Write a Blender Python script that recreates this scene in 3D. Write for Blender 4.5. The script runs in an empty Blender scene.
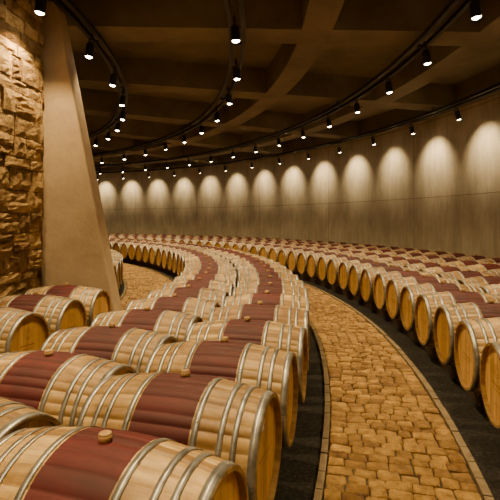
import bpy, math, random
from mathutils import Vector, Matrix
random.seed(7)
CX, CY = -16.9, 7.0
D = math.radians
def P(R, th, z=0.0):
    return Vector((CX+R*math.cos(D(th)), CY+R*math.sin(D(th)), z))
scene = bpy.context.scene

# ---------------------------------------------------------------- materials
def mat_base(name):
    m = bpy.data.materials.new(name); m.use_nodes = True
    nt = m.node_tree; nt.nodes.clear()
    out = nt.nodes.new('ShaderNodeOutputMaterial')
    b = nt.nodes.new('ShaderNodeBsdfPrincipled')
    nt.links.new(b.outputs[0], out.inputs[0])
    return m, nt, b
def N(nt, t, **kw):
    n = nt.nodes.new(t)
    for k, v in kw.items():
        setattr(n, k, v)
    return n
def ramp(nt, fac, stops):
    r = N(nt, 'ShaderNodeValToRGB')
    e = r.color_ramp.elements
    while len(e) > 1: e.remove(e[-1])
    e[0].position = stops[0][0]; e[0].color = (*stops[0][1], 1)
    for p, c in stops[1:]:
        q = e.new(p); q.color = (*c, 1)
    nt.links.new(fac, r.inputs[0]); return r.outputs[0]
def mul(nt, a, b, fac=1.0, mode='MULTIPLY'):
    m = N(nt, 'ShaderNodeMix', data_type='RGBA', blend_type=mode)
    m.inputs[0].default_value = fac
    nt.links.new(a, m.inputs[6])
    if hasattr(b, 'is_linked'): nt.links.new(b, m.inputs[7])
    else: m.inputs[7].default_value = (*b, 1)
    return m.outputs[2]
def noise(nt, vec, scale, detail=4, rough=.55):
    n = N(nt, 'ShaderNodeTexNoise'); n.inputs['Scale'].default_value = scale
    n.inputs['Detail'].default_value = detail; n.inputs['Roughness'].default_value = rough
    if vec is not None: nt.links.new(vec, n.inputs['Vector'])
    return n.outputs['Fac']
def mapping(nt, vec, scale=(1,1,1)):
    m = N(nt, 'ShaderNodeMapping'); m.inputs['Scale'].default_value = scale
    nt.links.new(vec, m.inputs['Vector']); return m.outputs[0]
def bump(nt, b, h, strength=.3, dist=.02):
    bp = N(nt, 'ShaderNodeBump'); bp.inputs['Strength'].default_value = strength
    bp.inputs['Distance'].default_value = dist
    nt.links.new(h, bp.inputs['Height']); nt.links.new(bp.outputs[0], b.inputs['Normal'])
def tint(nt):
    a = N(nt, 'ShaderNodeAttribute'); a.attribute_name = 'tint'; return a.outputs['Fac']
def coords(nt, randomize=False):
    tc = N(nt, 'ShaderNodeTexCoord'); v = tc.outputs['Object']
    if randomize:
        oi = N(nt, 'ShaderNodeObjectInfo')
        s = N(nt, 'ShaderNodeMath', operation='MULTIPLY'); s.inputs[1].default_value = 37.0
        nt.links.new(oi.outputs['Random'], s.inputs[0])
        a = N(nt, 'ShaderNodeVectorMath', operation='ADD')
        nt.links.new(v, a.inputs[0]); nt.links.new(s.outputs[0], a.inputs[1]); v = a.outputs[0]
        return v, tc.outputs['Object'], oi.outputs['Random']
    return v

def wood_mat(name, dark, light, rough=.55, grain=(2.5, 28, 28), objvar=(.78, 1.08), tl=(.58,.50,.40), bl=(.62,.53,.44)):
    m, nt, b = mat_base(name)
    v, raw, rnd = coords(nt, True)
    g = noise(nt, mapping(nt, v, grain), 1.0, 5, .6)
    c = ramp(nt, g, [(.3, dark), (.68, light)])
    t = ramp(nt, tint(nt), [(0, tl), (1, (1.10, 1.09, 1.06))])
    c = mul(nt, c, t)
    blot = noise(nt, v, 3.5, 5, .65)
    c = mul(nt, c, ramp(nt, blot, [(.36, bl), (.56, (1, 1, 1))]))
    ov = ramp(nt, rnd, [(0, (objvar[0],)*3), (1, (objvar[1],)*3)])
    c = mul(nt, c, ov)
    nt.links.new(c, b.inputs['Base Color'])
    b.inputs['Roughness'].default_value = rough
    bump(nt, b, g, .2, .004)
    return m
M_oak = wood_mat('oak_stave', (.34, .215, .075), (.64, .46, .195))
M_wine = wood_mat('wine_stained_oak', (.060, .0045, .005), (.10, .008, .008), .7, tl=(.80,.78,.78), bl=(.72,.66,.66))
M_bung = wood_mat('bung_wood', (.34, .20, .07), (.50, .32, .13))
M_bearer = wood_mat('bearer_wood', (.05, .03, .015), (.10, .06, .03), .8)
M_head, nt, b = mat_base('oak_head')
v, raw, rnd = coords(nt, True)
g = noise(nt, mapping(nt, v, (28, 24, 2.5)), 1.0, 5, .6)
c = ramp(nt, g, [(.3, (.52, .30, .075)), (.68, (.78, .50, .155))])
c = mul(nt, c, ramp(nt, tint(nt), [(0, (.76, .72, .65)), (1, (1.08, 1.06, 1.02))]))
ov = ramp(nt, rnd, [(0, (.74, .70, .64)), (1, (1.1, 1.1, 1.1))]); c = mul(nt, c, ov)
nt.links.new(c, b.inputs['Base Color']); b.inputs['Roughness'].default_value = .55
bump(nt, b, g, .15, .004)
M_ink, nt, b = mat_base('branding_ink')
n = noise(nt, coords(nt), 60, 2)
nt.links.new(ramp(nt, n, [(.3, (.13, .06, .02)), (.7, (.24, .13, .05))]), b.inputs['Base Color'])
M_paper, nt, b = mat_base('label_paper')
n = noise(nt, coords(nt), 90, 1)
nt.links.new(ramp(nt, n, [(.40, (.35, .3, .25)), (.5, (.8, .77, .7))]), b.inputs['Base Color'])
M_steel, nt, b = mat_base('galvanised_hoop')
v, raw, rnd = coords(nt, True)
n = noise(nt, v, 14, 4)
nt.links.new(ramp(nt, n, [(.3, (.20, .20, .19)), (.6, (.42, .42, .40)), (.8, (.54, .54, .52))]), b.inputs['Base Color'])
b.inputs['Metallic'].default_value = .7; b.inputs['Roughness'].default_value = .38
M_wall, nt, b = mat_base('board_marked_concrete')
uvn = N(nt, 'ShaderNodeUVMap'); uvn.uv_map = 'UVMap'
br = N(nt, 'ShaderNodeTexBrick'); br.offset = 0.0
br.inputs['Scale'].default_value = 1.0; br.inputs['Mortar Size'].default_value = .014
br.inputs['Mortar Smooth'].default_value = .6
br.inputs['Brick Width'].default_value = 4.8; br.inputs['Row Height'].default_value = 2.35
br.inputs['Color1'].default_value = (.52, .455, .325, 1); br.inputs['Color2'].default_value = (.46, .40, .285, 1)
br.inputs['Mortar'].default_value = (.22, .18, .12, 1)
nt.links.new(uvn.outputs[0], br.inputs['Vector'])
n1 = noise(nt, mapping(nt, uvn.outputs[0], (1.2, .5, 1)), 1.2, 8, .7)
c = mul(nt, br.outputs['Color'], ramp(nt, n1, [(.3, (.66, .64, .61)), (.65, (1.08, 1.06, 1.04))]))
n2 = noise(nt, mapping(nt, uvn.outputs[0], (3, .35, 1)), 2.5, 4)
c = mul(nt, c, ramp(nt, n2, [(.35, (.86, .85, .83)), (.6, (1, 1, 1))]))
nt.links.new(c, b.inputs['Base Color']); b.inputs['Roughness'].default_value = .85
bump(nt, b, n1, .3, .02)
def simple_noise_mat(name, stops, scale, rough=.85, bs=.4, bd=.02, det=6, use_tint=False):
    m, nt, b = mat_base(name)
    v = coords(nt); n = noise(nt, v, scale, det, .65)
    c = ramp(nt, n, stops)
    if use_tint:
        c = mul(nt, c, ramp(nt, tint(nt), [(0, (.50, .40, .29)), (.5, (.90, .83, .72)), (1, (1.25, 1.18, 1.06))]))
    nt.links.new(c, b.inputs['Base Color']); b.inputs['Roughness'].default_value = rough
    n3 = noise(nt, v, scale*4, 5, .7)
    bump(nt, b, n3, bs, bd)
    return m
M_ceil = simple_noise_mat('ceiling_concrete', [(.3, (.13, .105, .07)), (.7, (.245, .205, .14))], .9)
M_fin = simple_noise_mat('buttress_concrete', [(.3, (.40, .29, .17)), (.7, (.58, .44, .27))], 1.6)
M_stone = simple_noise_mat('rough_stone', [(.28, (.20, .125, .045)), (.5, (.46, .32, .14)), (.75, (.70, .53, .28))], 6.0, .9, 1.0, .05, 8, True)
M_joint = simple_noise_mat('stone_joint', [(.3, (.04, .028, .014)), (.7, (.09, .065, .04))], 8)
M_sett = simple_noise_mat('paving_stone', [(.28, (.13, .068, .014)), (.5, (.33, .20, .05)), (.75, (.58, .39, .125))], 16.0, .5, 1.0, .025, 8, True)
M_grout = simple_noise_mat('paving_joint', [(.3, (.03, .02, .009)), (.7, (.065, .042, .02))], 30)
M_gravel = simple_noise_mat('dark_gravel', [(.35, (.010, .009, .007)), (.6, (.04, .034, .026)), (.75, (.13, .11, .085))], 34, .9, 1.0, .03, 3)
M_kerb = simple_noise_mat('kerb_stone', [(.3, (.10, .07, .035)), (.7, (.20, .15, .08))], 12)
M_black, nt, b = mat_base('black_metal')
nt.links.new(ramp(nt, noise(nt, coords(nt), 20), [(.3, (.008, .007, .006)), (.7, (.016, .014, .012))]), b.inputs['Base Color'])
b.inputs['Roughness'].default_value = .5; b.inputs['Metallic'].default_value = .2
M_bulb = bpy.data.materials.new('lamp_glow'); M_bulb.use_nodes = True
nt = M_bulb.node_tree; nt.nodes.clear()
o = nt.nodes.new('ShaderNodeOutputMaterial'); e = nt.nodes.new('ShaderNodeEmission')
e.inputs[0].default_value = (1, .82, .52, 1); e.inputs[1].default_value = 50
nt.links.new(e.outputs[0], o.inputs[0])

# ---------------------------------------------------------------- mesh builder
class MB:
    def __init__(s): s.v=[]; s.f=[]; s.m=[]; s.t=[]; s.sm=[]
    def vert(s, p): s.v.append(tuple(p)); return len(s.v)-1
    def face(s, idx, m=0, t=.5, smooth=False):
        s.f.append(tuple(idx)); s.m.append(m); s.t.append(t); s.sm.append(smooth)
    def mesh(s, name, mats, uv=None):
        me = bpy.data.meshes.new(name); me.from_pydata(s.v, [], s.f)
        for m in mats: me.materials.append(m)
        me.polygons.foreach_set('material_index', s.m)
        me.polygons.foreach_set('use_smooth', s.sm)
        a = me.attributes.new('tint', 'FLOAT', 'FACE'); a.data.foreach_set('value', s.t)
        me.update(); return me
    def obj(s, name, mats):
        o = bpy.data.objects.new(name, s.mesh(name, mats)); scene.collection.objects.link(o); return o
    def box8(s, p, m=0, t=.5):
        i = [s.vert(q) for q in p]
        for f in ((3,2,1,0),(4,5,6,7),(0,1,5,4),(1,2,6,5),(2,3,7,6),(3,0,4,7)):
            s.face([i[k] for k in f], m, t)
    def polar_box(s, r0, r1, t0, t1, z0, z1, m=0, t=.5):
        s.box8([P(r0,t0,z0),P(r1,t0,z0),P(r1,t1,z0),P(r0,t1,z0),P(r0,t0,z1),P(r1,t0,z1),P(r1,t1,z1),P(r0,t1,z1)], m, t)
    def ring(s, r0, r1, z0, z1, t0, t1, step=1.0, m=0, t=.5, full=False):
        n = max(2, int(abs(t1-t0)/step)); rows=[]
        for k in range(n + (0 if full else 1)):
            th = t0+(t1-t0)*k/n
            rows.append([s.vert(P(r0,th,z0)), s.vert(P(r1,th,z0)), s.vert(P(r1,th,z1)), s.vert(P(r0,th,z1))])
        cnt = len(rows) if full else len(rows)-1
        for k in range(cnt):
            a, b2 = rows[k], rows[(k+1) % len(rows)]
            for j in range(4):
                s.face([a[j], b2[j], b2[(j+1)%4], a[(j+1)%4]], m, t)
        if not full:
            s.face(rows[0], m, t); s.face(rows[-1][::-1], m, t)
    def cyl(s, p0, p1, r0, r1=None, seg=16, m=0, t=.5, caps=True):
        r1 = r0 if r1 is None else r1
        p0=Vector(p0); p1=Vector(p1); d=(p1-p0).normalized()
        u = d.orthogonal().normalized(); w = d.cross(u)
        A=[];B=[]
        for k in range(seg):
            a=2*math.pi*k/seg; o_=u*math.cos(a)+w*math.sin(a)
            A.append(s.vert(p0+o_*r0)); B.append(s.vert(p1+o_*r1))
        for k in range(seg):
            s.face([A[k],A[(k+1)%seg],B[(k+1)%seg],B[k]], m, t, True)
        if caps: s.face(A[::-1], m, t); s.face(B, m, t)

# ---------------------------------------------------------------- room shell
WR, WH = 23.5, 4.75
SLAB = 5.35
fl = MB()
seg = 180
c0 = fl.vert((CX, CY, 0)); rim = [fl.vert(P(WR+.3, k*2, 0)) for k in range(seg)]
for k in range(seg): fl.face([c0, rim[k], rim[(k+1)%seg]])
fl.obj('floor', [M_gravel])
ce = MB()
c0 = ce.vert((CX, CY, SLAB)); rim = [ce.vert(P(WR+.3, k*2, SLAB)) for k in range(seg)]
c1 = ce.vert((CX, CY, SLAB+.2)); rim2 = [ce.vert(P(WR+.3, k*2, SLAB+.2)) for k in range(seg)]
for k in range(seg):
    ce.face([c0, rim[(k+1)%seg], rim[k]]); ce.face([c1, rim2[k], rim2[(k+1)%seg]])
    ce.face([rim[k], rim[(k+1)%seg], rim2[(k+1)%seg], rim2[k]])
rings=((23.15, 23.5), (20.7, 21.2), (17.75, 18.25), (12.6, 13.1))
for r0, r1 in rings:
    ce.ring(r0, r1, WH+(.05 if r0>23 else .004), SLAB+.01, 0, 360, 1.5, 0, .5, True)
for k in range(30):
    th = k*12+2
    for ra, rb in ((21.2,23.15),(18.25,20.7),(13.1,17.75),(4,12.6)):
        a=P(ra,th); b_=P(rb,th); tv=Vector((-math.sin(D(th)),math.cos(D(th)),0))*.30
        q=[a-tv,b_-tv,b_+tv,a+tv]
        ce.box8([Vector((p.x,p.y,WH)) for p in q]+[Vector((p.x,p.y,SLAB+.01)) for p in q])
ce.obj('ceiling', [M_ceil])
wl = MB(); n=180; A=[];B=[];C=[];E=[]
for k in range(n+1):
    th=k*2-180
    A.append(wl.vert(P(WR,th,0))); B.append(wl.vert(P(WR,th,SLAB)))
    C.append(wl.vert(P(WR+.3,th,0))); E.append(wl.vert(P(WR+.3,th,SLAB)))
uvs=[]
for k in range(n):
    wl.face([A[k+1],A[k],B[k],B[k+1]]); L=WR*D(2)
    uvs += [((k+1)*L,0),(k*L,0),(k*L,SLAB),((k+1)*L,SLAB)]
    wl.face([C[k],C[k+1],E[k+1],E[k]]); uvs += [(k*L,0),((k+1)*L,0),((k+1)*L,SLAB),(k*L,SLAB)]
wo = wl.obj('wall_outer', [M_wall])
uvl = wo.data.uv_layers.new(name='UVMap')
for i,u in enumerate(uvs): uvl.data[i].uv = u

# inner stone wall
SR = 14.0
st = MB()
T0, T1 = -62.0, -2.97
st.ring(SR-.6, SR-.02, 0, SLAB, T0, T1, 1.0, 1)
z = 0.0
while z < SLAB-.03:
    h = random.uniform(.14, .30); h = min(h, SLAB-z)
    th = T0 + random.uniform(0, .8)
    while th < T1-.1:
        w = random.uniform(.22, .58)/SR*180/math.pi
        t1 = min(th+w, T1)
        subs=[(z,h)]
        if h>.2 and random.random()<.3:
            s_=random.uniform(.4,.6)*h; subs=[(z,s_),(z+s_,h-s_)]
        for (z_,h_) in subs:
            g = random.uniform(.002,.006); gd = random.uniform(.01,.025)
            pr = random.uniform(.0, .035)+(.02*random.random() if z_>1.0 else 0); tt = random.random()
            nx, nz = 5, 4; idx=[]
            for a in range(nx+1):
                row_=[]
                for c_ in range(nz+1):
                    fa=a/nx; fc=c_/nz
                    edge = (a in (0,nx)) or (c_ in (0,nz))
                    r = SR + pr + (random.uniform(-.010,.006) if edge else random.uniform(.0,.028))
                    tth = th+gd+(t1-th-2*gd)*fa + random.uniform(-.02,.02)
                    zz = z_+g+(h_-2*g)*fc + random.uniform(-.005,.005)
                    row_.append(st.vert(P(r,tth,max(0,min(SLAB,zz)))))
                idx.append(row_)
            for a in range(nx):
                for c_ in range(nz):
                    st.face([idx[a][c_],idx[a+1][c_],idx[a+1][c_+1],idx[a][c_+1]],0,tt)
            bd=[idx[a][0] for a in range(nx+1)]+[idx[nx][c_] for c_ in range(1,nz+1)]+[idx[a][nz] for a in range(nx-1,-1,-1)]+[idx[0][c_] for c_ in range(nz-1,0,-1)]
            back=[]
            for vi in bd:
                q=Vector(st.v[vi]); dd=Vector((q.x-CX,q.y-CY,0)); rr=dd.length; dd.normalize()
                back.append(st.vert(q-dd*(rr-(SR-.05))))
            for k in range(len(bd)):
                st.face([bd[k],back[k],back[(k+1)%len(bd)],bd[(k+1)%len(bd)]],0,tt*.8)
        th = t1
    z += h
st.obj('wall_inner', [M_stone, M_joint])

# sloping buttress at the end of the stone wall
bt = MB()
y0, y1 = 6.34, 6.68
def xr(R): return CX+R
prof = [(xr(13.2),0),(xr(15.06),0),(xr(15.03),.2),(xr(14.16),WH-.01),(xr(13.2),WH-.01)]
fr=[bt.vert((x,y0,z)) for x,z in prof]; bk=[bt.vert((x,y1,z)) for x,z in prof]
bt.face(fr); bt.face(bk[::-1])
for k in range(5): bt.face([fr[k],bk[k],bk[(k+1)%5],fr[(k+1)%5]])
ob = bt.obj('concrete_buttress', [M_fin])
md = ob.modifiers.new('bev','BEVEL'); md.width=.02; md.segments=2

# ---------------------------------------------------------------- paving
def paving(name, r0, r1, t0, t1, nac, dep):
    mb = MB(); rm=(r0+r1)/2
    mb.ring(r0, r1, 0.0, .022, t0, t1, 1.0, 1)
    th=t0; dth=dep/rm*180/math.pi
    while th < t1:
        d_ = dth*random.uniform(.86,1.14)
        cuts=[0]; 
        ws=[random.uniform(.72,1.28) for _ in range(nac)]; S=sum(ws)
        acc=0
        for w in ws: acc+=w/S; cuts.append(acc)
        for k in range(nac):
            ra=r0+(r1-r0)*cuts[k]+.004; rb=r0+(r1-r0)*cuts[k+1]-.004
            ta=th+.015; tb=th+d_-.015
            tt=random.random(); zt=.045+random.uniform(-.008,.008)
            j=lambda s_=.006: random.uniform(-s_,s_)
            tj=lambda: random.uniform(-.018,.018)
            base=[(ra+j(),ta+tj()),(rb+j(),ta+tj()),(rb+j(),tb+tj()),(ra+j(),tb+tj())]
            lo=[mb.vert(P(r,t,.01)) for r,t in base]
            mi=[mb.vert(P(r,t,zt-.014)) for r,t in base]
            cr=sum(b_[0] for b_ in base)/4; ct=sum(b_[1] for b_ in base)/4
            up=[mb.vert(P(cr+(r-cr)*.80,ct+(t-ct)*.76,zt+j(.006))) for r,t in base]
            for q in range(4):
                w=(q+1)%4
                mb.face([lo[q],lo[w],mi[w],mi[q]],0,tt*.6); mb.face([mi[q],mi[w],up[w],up[q]],0,tt,True)
            mb.face(up,0,tt,True)
        th+=d_
    for (ka,kb) in ((r0-.05,r0-.005),(r1+.005,r1+.055)):
        th=t0
        while th<t1:
            d_=random.uniform(.5,.8)
            mb.polar_box(ka,kb,th+.015,th+d_-.015,0,.05+random.uniform(-.004,.004),2,random.random()); th+=d_
    return mb.obj(name,[M_sett,M_grout,M_kerb])
paving('cobblestone_path', 17.87, 18.77, -34, 84, 7, .094)
paving('cobblestone_path', 15.22, 15.62, -30, 0, 3, .10)
paving('cobblestone_path', 14.45, 15.62, 0.1, 84, 9, .10)

# ---------------------------------------------------------------- barrels
HL, RB, RH = .475, .338, .283
AX = .48
def br_(x): 
    u=abs(x)/HL
    return RB-(RB-RH)*(u**1.9)
def barrel_mesh(name, label=False, seed=1):
    rnd=random.Random(seed); mb=MB()
    NS=30
    xs=[-HL,-.45,-.40,-.33,-.26,-.19,-.155,-.08,0,.08,.155,.19,.26,.33,.40,.45,HL]
    offs=[0.0,.07,.5,.93]
    ws=[rnd.uniform(.75,1.3) for _ in range(NS)]; S=sum(ws); acc=0
    tts=[rnd.random() for _ in range(NS)]
    angs=[];sid=[];gro=[]
    for i,w in enumerate(ws):
        for o in offs:
            angs.append(2*math.pi*(acc+w*o)/S); sid.append(i); gro.append(o==0.0)
        acc+=w
    rows=[]
    for x in xs:
        rows.append([mb.vert((x,(br_(x)-(.004 if g else 0))*math.sin(a),(br_(x)-(.004 if g else 0))*math.cos(a))) for a,g in zip(angs,gro)])
    n=len(angs)
    for i in range(len(xs)-1):
        xm=(xs[i]+xs[i+1])/2
        m=1 if abs(xm)<.155 else 0
        for k in range(n):
            k2=(k+1)%n
            mb.face([rows[i][k],rows[i+1][k],rows[i+1][k2],rows[i][k2]],m,tts[sid[k]]*(.3 if gro[k] else 1),True)
    for sgn,row in ((1,rows[-1]),(-1,rows[0])):
        ri=RH-.018
        inn=[mb.vert((sgn*HL,ri*math.sin(a),ri*math.cos(a))) for a in angs]
        inn2=[mb.vert((sgn*(HL-.035),(ri+.003)*math.sin(a),(ri+.003)*math.cos(a))) for a in angs]
        for k in range(n):
            k2=(k+1)%n
            f=[row[k],inn[k],inn[k2],row[k2]]; g_=[inn[k],inn2[k],inn2[k2],inn[k2]]
            if sgn<0: f=f[::-1]; g_=g_[::-1]
            mb.face(f,0,.5*tts[sid[k]]); mb.face(g_,0,.3)
        NP=8; R=ri+.004; xh=sgn*(HL-.033)
        for p in range(NP):
            ya=-R+2*R*p/NP; yb=-R+2*R*(p+1)/NP; ga=.0015
            ys=[ya+ga+(yb-ya-2*ga)*q/6 for q in range(7)]
            up=[(y,math.sqrt(max(0,R*R-y*y))) for y in ys]; dn=[(y,-zz) for y,zz in reversed(up)]
            pts=up+dn
            ids=[mb.vert((xh+sgn*.0005*(p%2),y,zz)) for y,zz in pts]
            mb.face(ids if sgn<0 else ids[::-1],2,rnd.random())
        bk=[mb.vert((sgn*(HL-.040),R*math.sin(a),R*math.cos(a))) for a in angs[::4]]
        mb.face(bk if sgn<0 else bk[::-1],5,.1)
        xs_=sgn*(HL-.0315)
        def flat_ring(cy,cz,r0_,r1_,a0=0,a1=360,seg=28):
            pr=None
            for k in range(seg+1):
                a=D(a0+(a1-a0)*k/seg)
                c_=[mb.vert((xs_,cy+r0_*math.cos(a),cz+r0_*math.sin(a))),mb.vert((xs_,cy+r1_*math.cos(a),cz+r1_*math.sin(a)))]
                if pr: mb.face([pr[0],pr[1],c_[1],c_[0]],5,.5)
                pr=c_
        def bar(cy,cz,w,h):
            i_=[mb.vert((xs_,cy+sy*w/2,cz+sz*h/2)) for sy,sz in((-1,-1),(1,-1),(1,1),(-1,1))]
            mb.face(i_,5,.5)
        flat_ring(0,.09,.045,.049); flat_ring(0,.09,.026,.029,20,340)
        for row_,(zz,wt,hh) in enumerate(((-.01,.20,.014),(-.045,.14,.009),(-.15,.10,.008))):
            y=-wt/2
            while y<wt/2:
                w=rnd.uniform(.006,.014); bar(y+w/2,zz,w*.8,hh*rnd.uniform(.7,1)); y+=w+.004
        if label:
            for (cy,cz,w,h) in ((.06*1,.17,.07,.09),):
                i_=[mb.vert((sgn*(HL-.030),cy+sy*w/2,cz+sz*h/2)) for sy,sz in((-1,-1),(1,-1),(1,1),(-1,1))]
                mb.face(i_,6,.5)
    for xc,w in ((.454,.038),(.365,.026),(.30,.026),(.178,.028)):
        for sgn in (1,-1):
            xa=sgn*xc-w/2; xb=sgn*xc+w/2; S2=60
            o1=[];o2=[];i1=[];i2=[]
            for k in range(S2):
                a=2*math.pi*k/S2; s_,c_=math.sin(a),math.cos(a)
                ra=br_(min(HL,max(-HL,xa)))+.004; rb=br_(min(HL,max(-HL,xb)))+.004
                o1.append(mb.vert((xa,ra*s_,ra*c_))); o2.append(mb.vert((xb,rb*s_,rb*c_)))
                i1.append(mb.vert((xa,(ra-.008)*s_,(ra-.008)*c_))); i2.append(mb.vert((xb,(rb-.008)*s_,(rb-.008)*c_)))
            for k in range(S2):
                q=(k+1)%S2
                mb.face([o1[k],o2[k],o2[q],o1[q]],3,.5,True)
                mb.face([i1[k],o1[k],o1[q],i1[q]],3,.5); mb.face([o2[k],i2[k],i2[q],o2[q]],3,.5)
            for da in (.30,.36):
                a=da+(xc*3); r=br_(xc)+.003
                p=Vector((sgn*xc,r*math.sin(a),r*math.cos(a))); d=Vector((0,math.sin(a),math.cos(a)))
                mb.cyl(p,p+d*.004,.006,.004,8,3)
    mb.cyl((0,0,RB-.01),(0,0,RB+.024),.021,.027,16,4,.9)
    mb.cyl((0,0,RB+.024),(0,0,RB+.030),.027,.021,16,4,.9)
    return mb.mesh(name,[M_oak,M_wine,M_head,M_steel,M_bung,M_ink,M_paper])
meshes=[barrel_mesh('wine_barrel_mesh_a',False,1),barrel_mesh('wine_barrel_mesh_b',False,5),barrel_mesh('wine_barrel_mesh_c',True,9)]
def row(mid, phase, pitch, t0, t1, skip=None):
    ts=[]
    k=math.ceil((t0-phase)/pitch)
    while phase+k*pitch<=t1:
        th=phase+k*pitch; k+=1
        ts.append(th)
        me=meshes[random.choice((0,0,1,1,2))]
        o=bpy.data.objects.new('wine_barrel',me); scene.collection.objects.link(o)
        o.location=P(mid+random.uniform(-.012,.012),th,AX)
        o.rotation_euler=(D(random.uniform(-5,5)),0,D(th+random.uniform(-.5,.5)+(180 if random.random()<.5 else 0)))
    mb=MB()
    for off in (-.27,.27):
        r=mid+off; top=AX-br_(.27)-.006
        mb.ring(r-.035,r+.035,0,top,ts[0]-1.2,ts[-1]+1.2,1.0,0,.5)
        for th in ts:
            for sg in (-1,1):
                dt=.17/r*180/math.pi; dt2=.24/r*180/math.pi
                a=P(r-.03,th+sg*dt,top);b_=P(r+.03,th+sg*dt,top);c_=P(r+.03,th+sg*dt2,top);d_=P(r-.03,th+sg*dt2,top)
                zz=.055
                mb.box8([a,b_,c_,d_,a+Vector((0,0,.01)),b_+Vector((0,0,.01)),c_+Vector((0,0,zz)),d_+Vector((0,0,zz))],0,.6)
    mb.obj('barrel_rack',[M_bearer])
row(17.19,-15.6,2.33,-26,84)
row(16.21,-15.0,2.48,-26,84)
row(14.62,-5.0,2.77,-26,-4.9)
row(13.88,1.4,2.92,1.2,80)
row(19.47,-9.4,2.10,-26,86)
row(20.47,-9.0,2.00,-20,86)
row(21.47,-9.3,1.91,-16,86)
row(22.47,-9.1,1.82,-14,86)

# ---------------------------------------------------------------- light tracks + spots
def lamp_mesh():
    mb=MB()
    mb.cyl((0,0,.10),(0,0,-.10),.062,.062,20,0,.5,False)
    top=[mb.vert((.062*math.cos(a),.062*math.sin(a),.10)) for a in [2*math.pi*k/20 for k in range(20)]]
    mb.face(top,0)
    mb.cyl((0,0,.10),(0,0,.13),.045,.03,16,0)
    mb.cyl((0,0,-.10),(0,0,-.088),.062,.052,20,0,.5,False)
    prev=None
    for rr,zz in ((.054,-.090),(.046,-.104),(.028,-.114)):
        g=[mb.vert((rr*math.cos(a),rr*math.sin(a),zz)) for a in [2*math.pi*k/20 for k in range(20)]]
        if prev:
            for k in range(20): mb.face([prev[k],g[k],g[(k+1)%20],prev[(k+1)%20]],1,.5,True)
        prev=g
    mb.face(prev[::-1],1)
    for s_ in (-1,1):
        mb.cyl((0,s_*.07,0),(0,s_*.07,.17),.009,.009,8,0); mb.cyl((0,s_*.05,0),(0,s_*.078,0),.016,.016,10,0)
    mb.cyl((0,-.075,.17),(0,.075,.17),.01,.01,8,0)
    mb.cyl((0,0,.17),(0,0,.27),.014,.014,8,0)
    return mb.mesh('spot_lamp_mesh',[M_black,M_bulb])
LM=lamp_mesh()
TZ=4.62
def track(R, phase, step, t0, t1, tilt, energy, size, blend, sep=.10, col=(1,.70,.34), rad=.04):
    mb=MB()
    for dr in (-sep,sep):
        mb.ring(R+dr-.032,R+dr+.032,TZ-.035,TZ+.035,t0-3,t1+3,1.0,0)
    k=-10
    while k*12+2<=t1+3:
        th=k*12+2; k+=1
        if th<t0-3: continue
        mb.polar_box(R-sep,R+sep,th-.1,th+.1,TZ-.02,TZ+.02)
        mb.cyl(P(R,th,TZ),P(R,th,WH-.002),.012,.012,8,0)
        mb.cyl(P(R,th,WH-.015),P(R,th,WH-.002),.05,.05,12,0)
    mb.obj('lighting_track',[M_black])
    k=math.ceil((t0-phase)/step)
    while phase+k*step<=t1:
        th=phase+k*step; k+=1
        z=TZ-.31
        o=bpy.data.objects.new('spot_lamp',LM); scene.collection.objects.link(o)
        o.location=P(R,th,z)
        o.rotation_euler=(0,-D(max(-14,min(16,tilt))),D(th))
        L=bpy.data.lights.new('spot_beam','SPOT'); L.energy=energy*random.uniform(.85,1.15)
        L.color=col; L.spot_size=D(size); L.spot_blend=blend; L.shadow_soft_size=rad
        l=bpy.data.objects.new('spot_beam',L); scene.collection.objects.link(l)
        l.location=P(R,th,z-.15)
        l.rotation_euler=(0,-D(tilt),D(th))
track(22.65, 11.4, 5.0, -14, 88, 50, 210, 88, 1.0, col=(1,.76,.44))
track(19.8, 1.1, 4.85, -26, 86, 9, 330, 104, .8)
track(16.7, 4.1, 6.0, -26, 84, 4, 430, 92, .8)
track(14.38, .3, 6.0, -26, 40, -8, 300, 110, .9, .07)

w=bpy.data.worlds.new('World'); scene.world=w; w.use_nodes=True
w.node_tree.nodes['Background'].inputs[0].default_value=(.05,.035,.02,1)
w.node_tree.nodes['Background'].inputs[1].default_value=.2

cam=bpy.data.cameras.new('camera'); co=bpy.data.objects.new('camera',cam); scene.collection.objects.link(co)
co.location=(0,0,1.65); co.rotation_euler=(D(90),0,0)
cam.sensor_width=36; cam.lens=450/500*36; cam.shift_y=-.06; cam.clip_start=.05
scene.camera=co
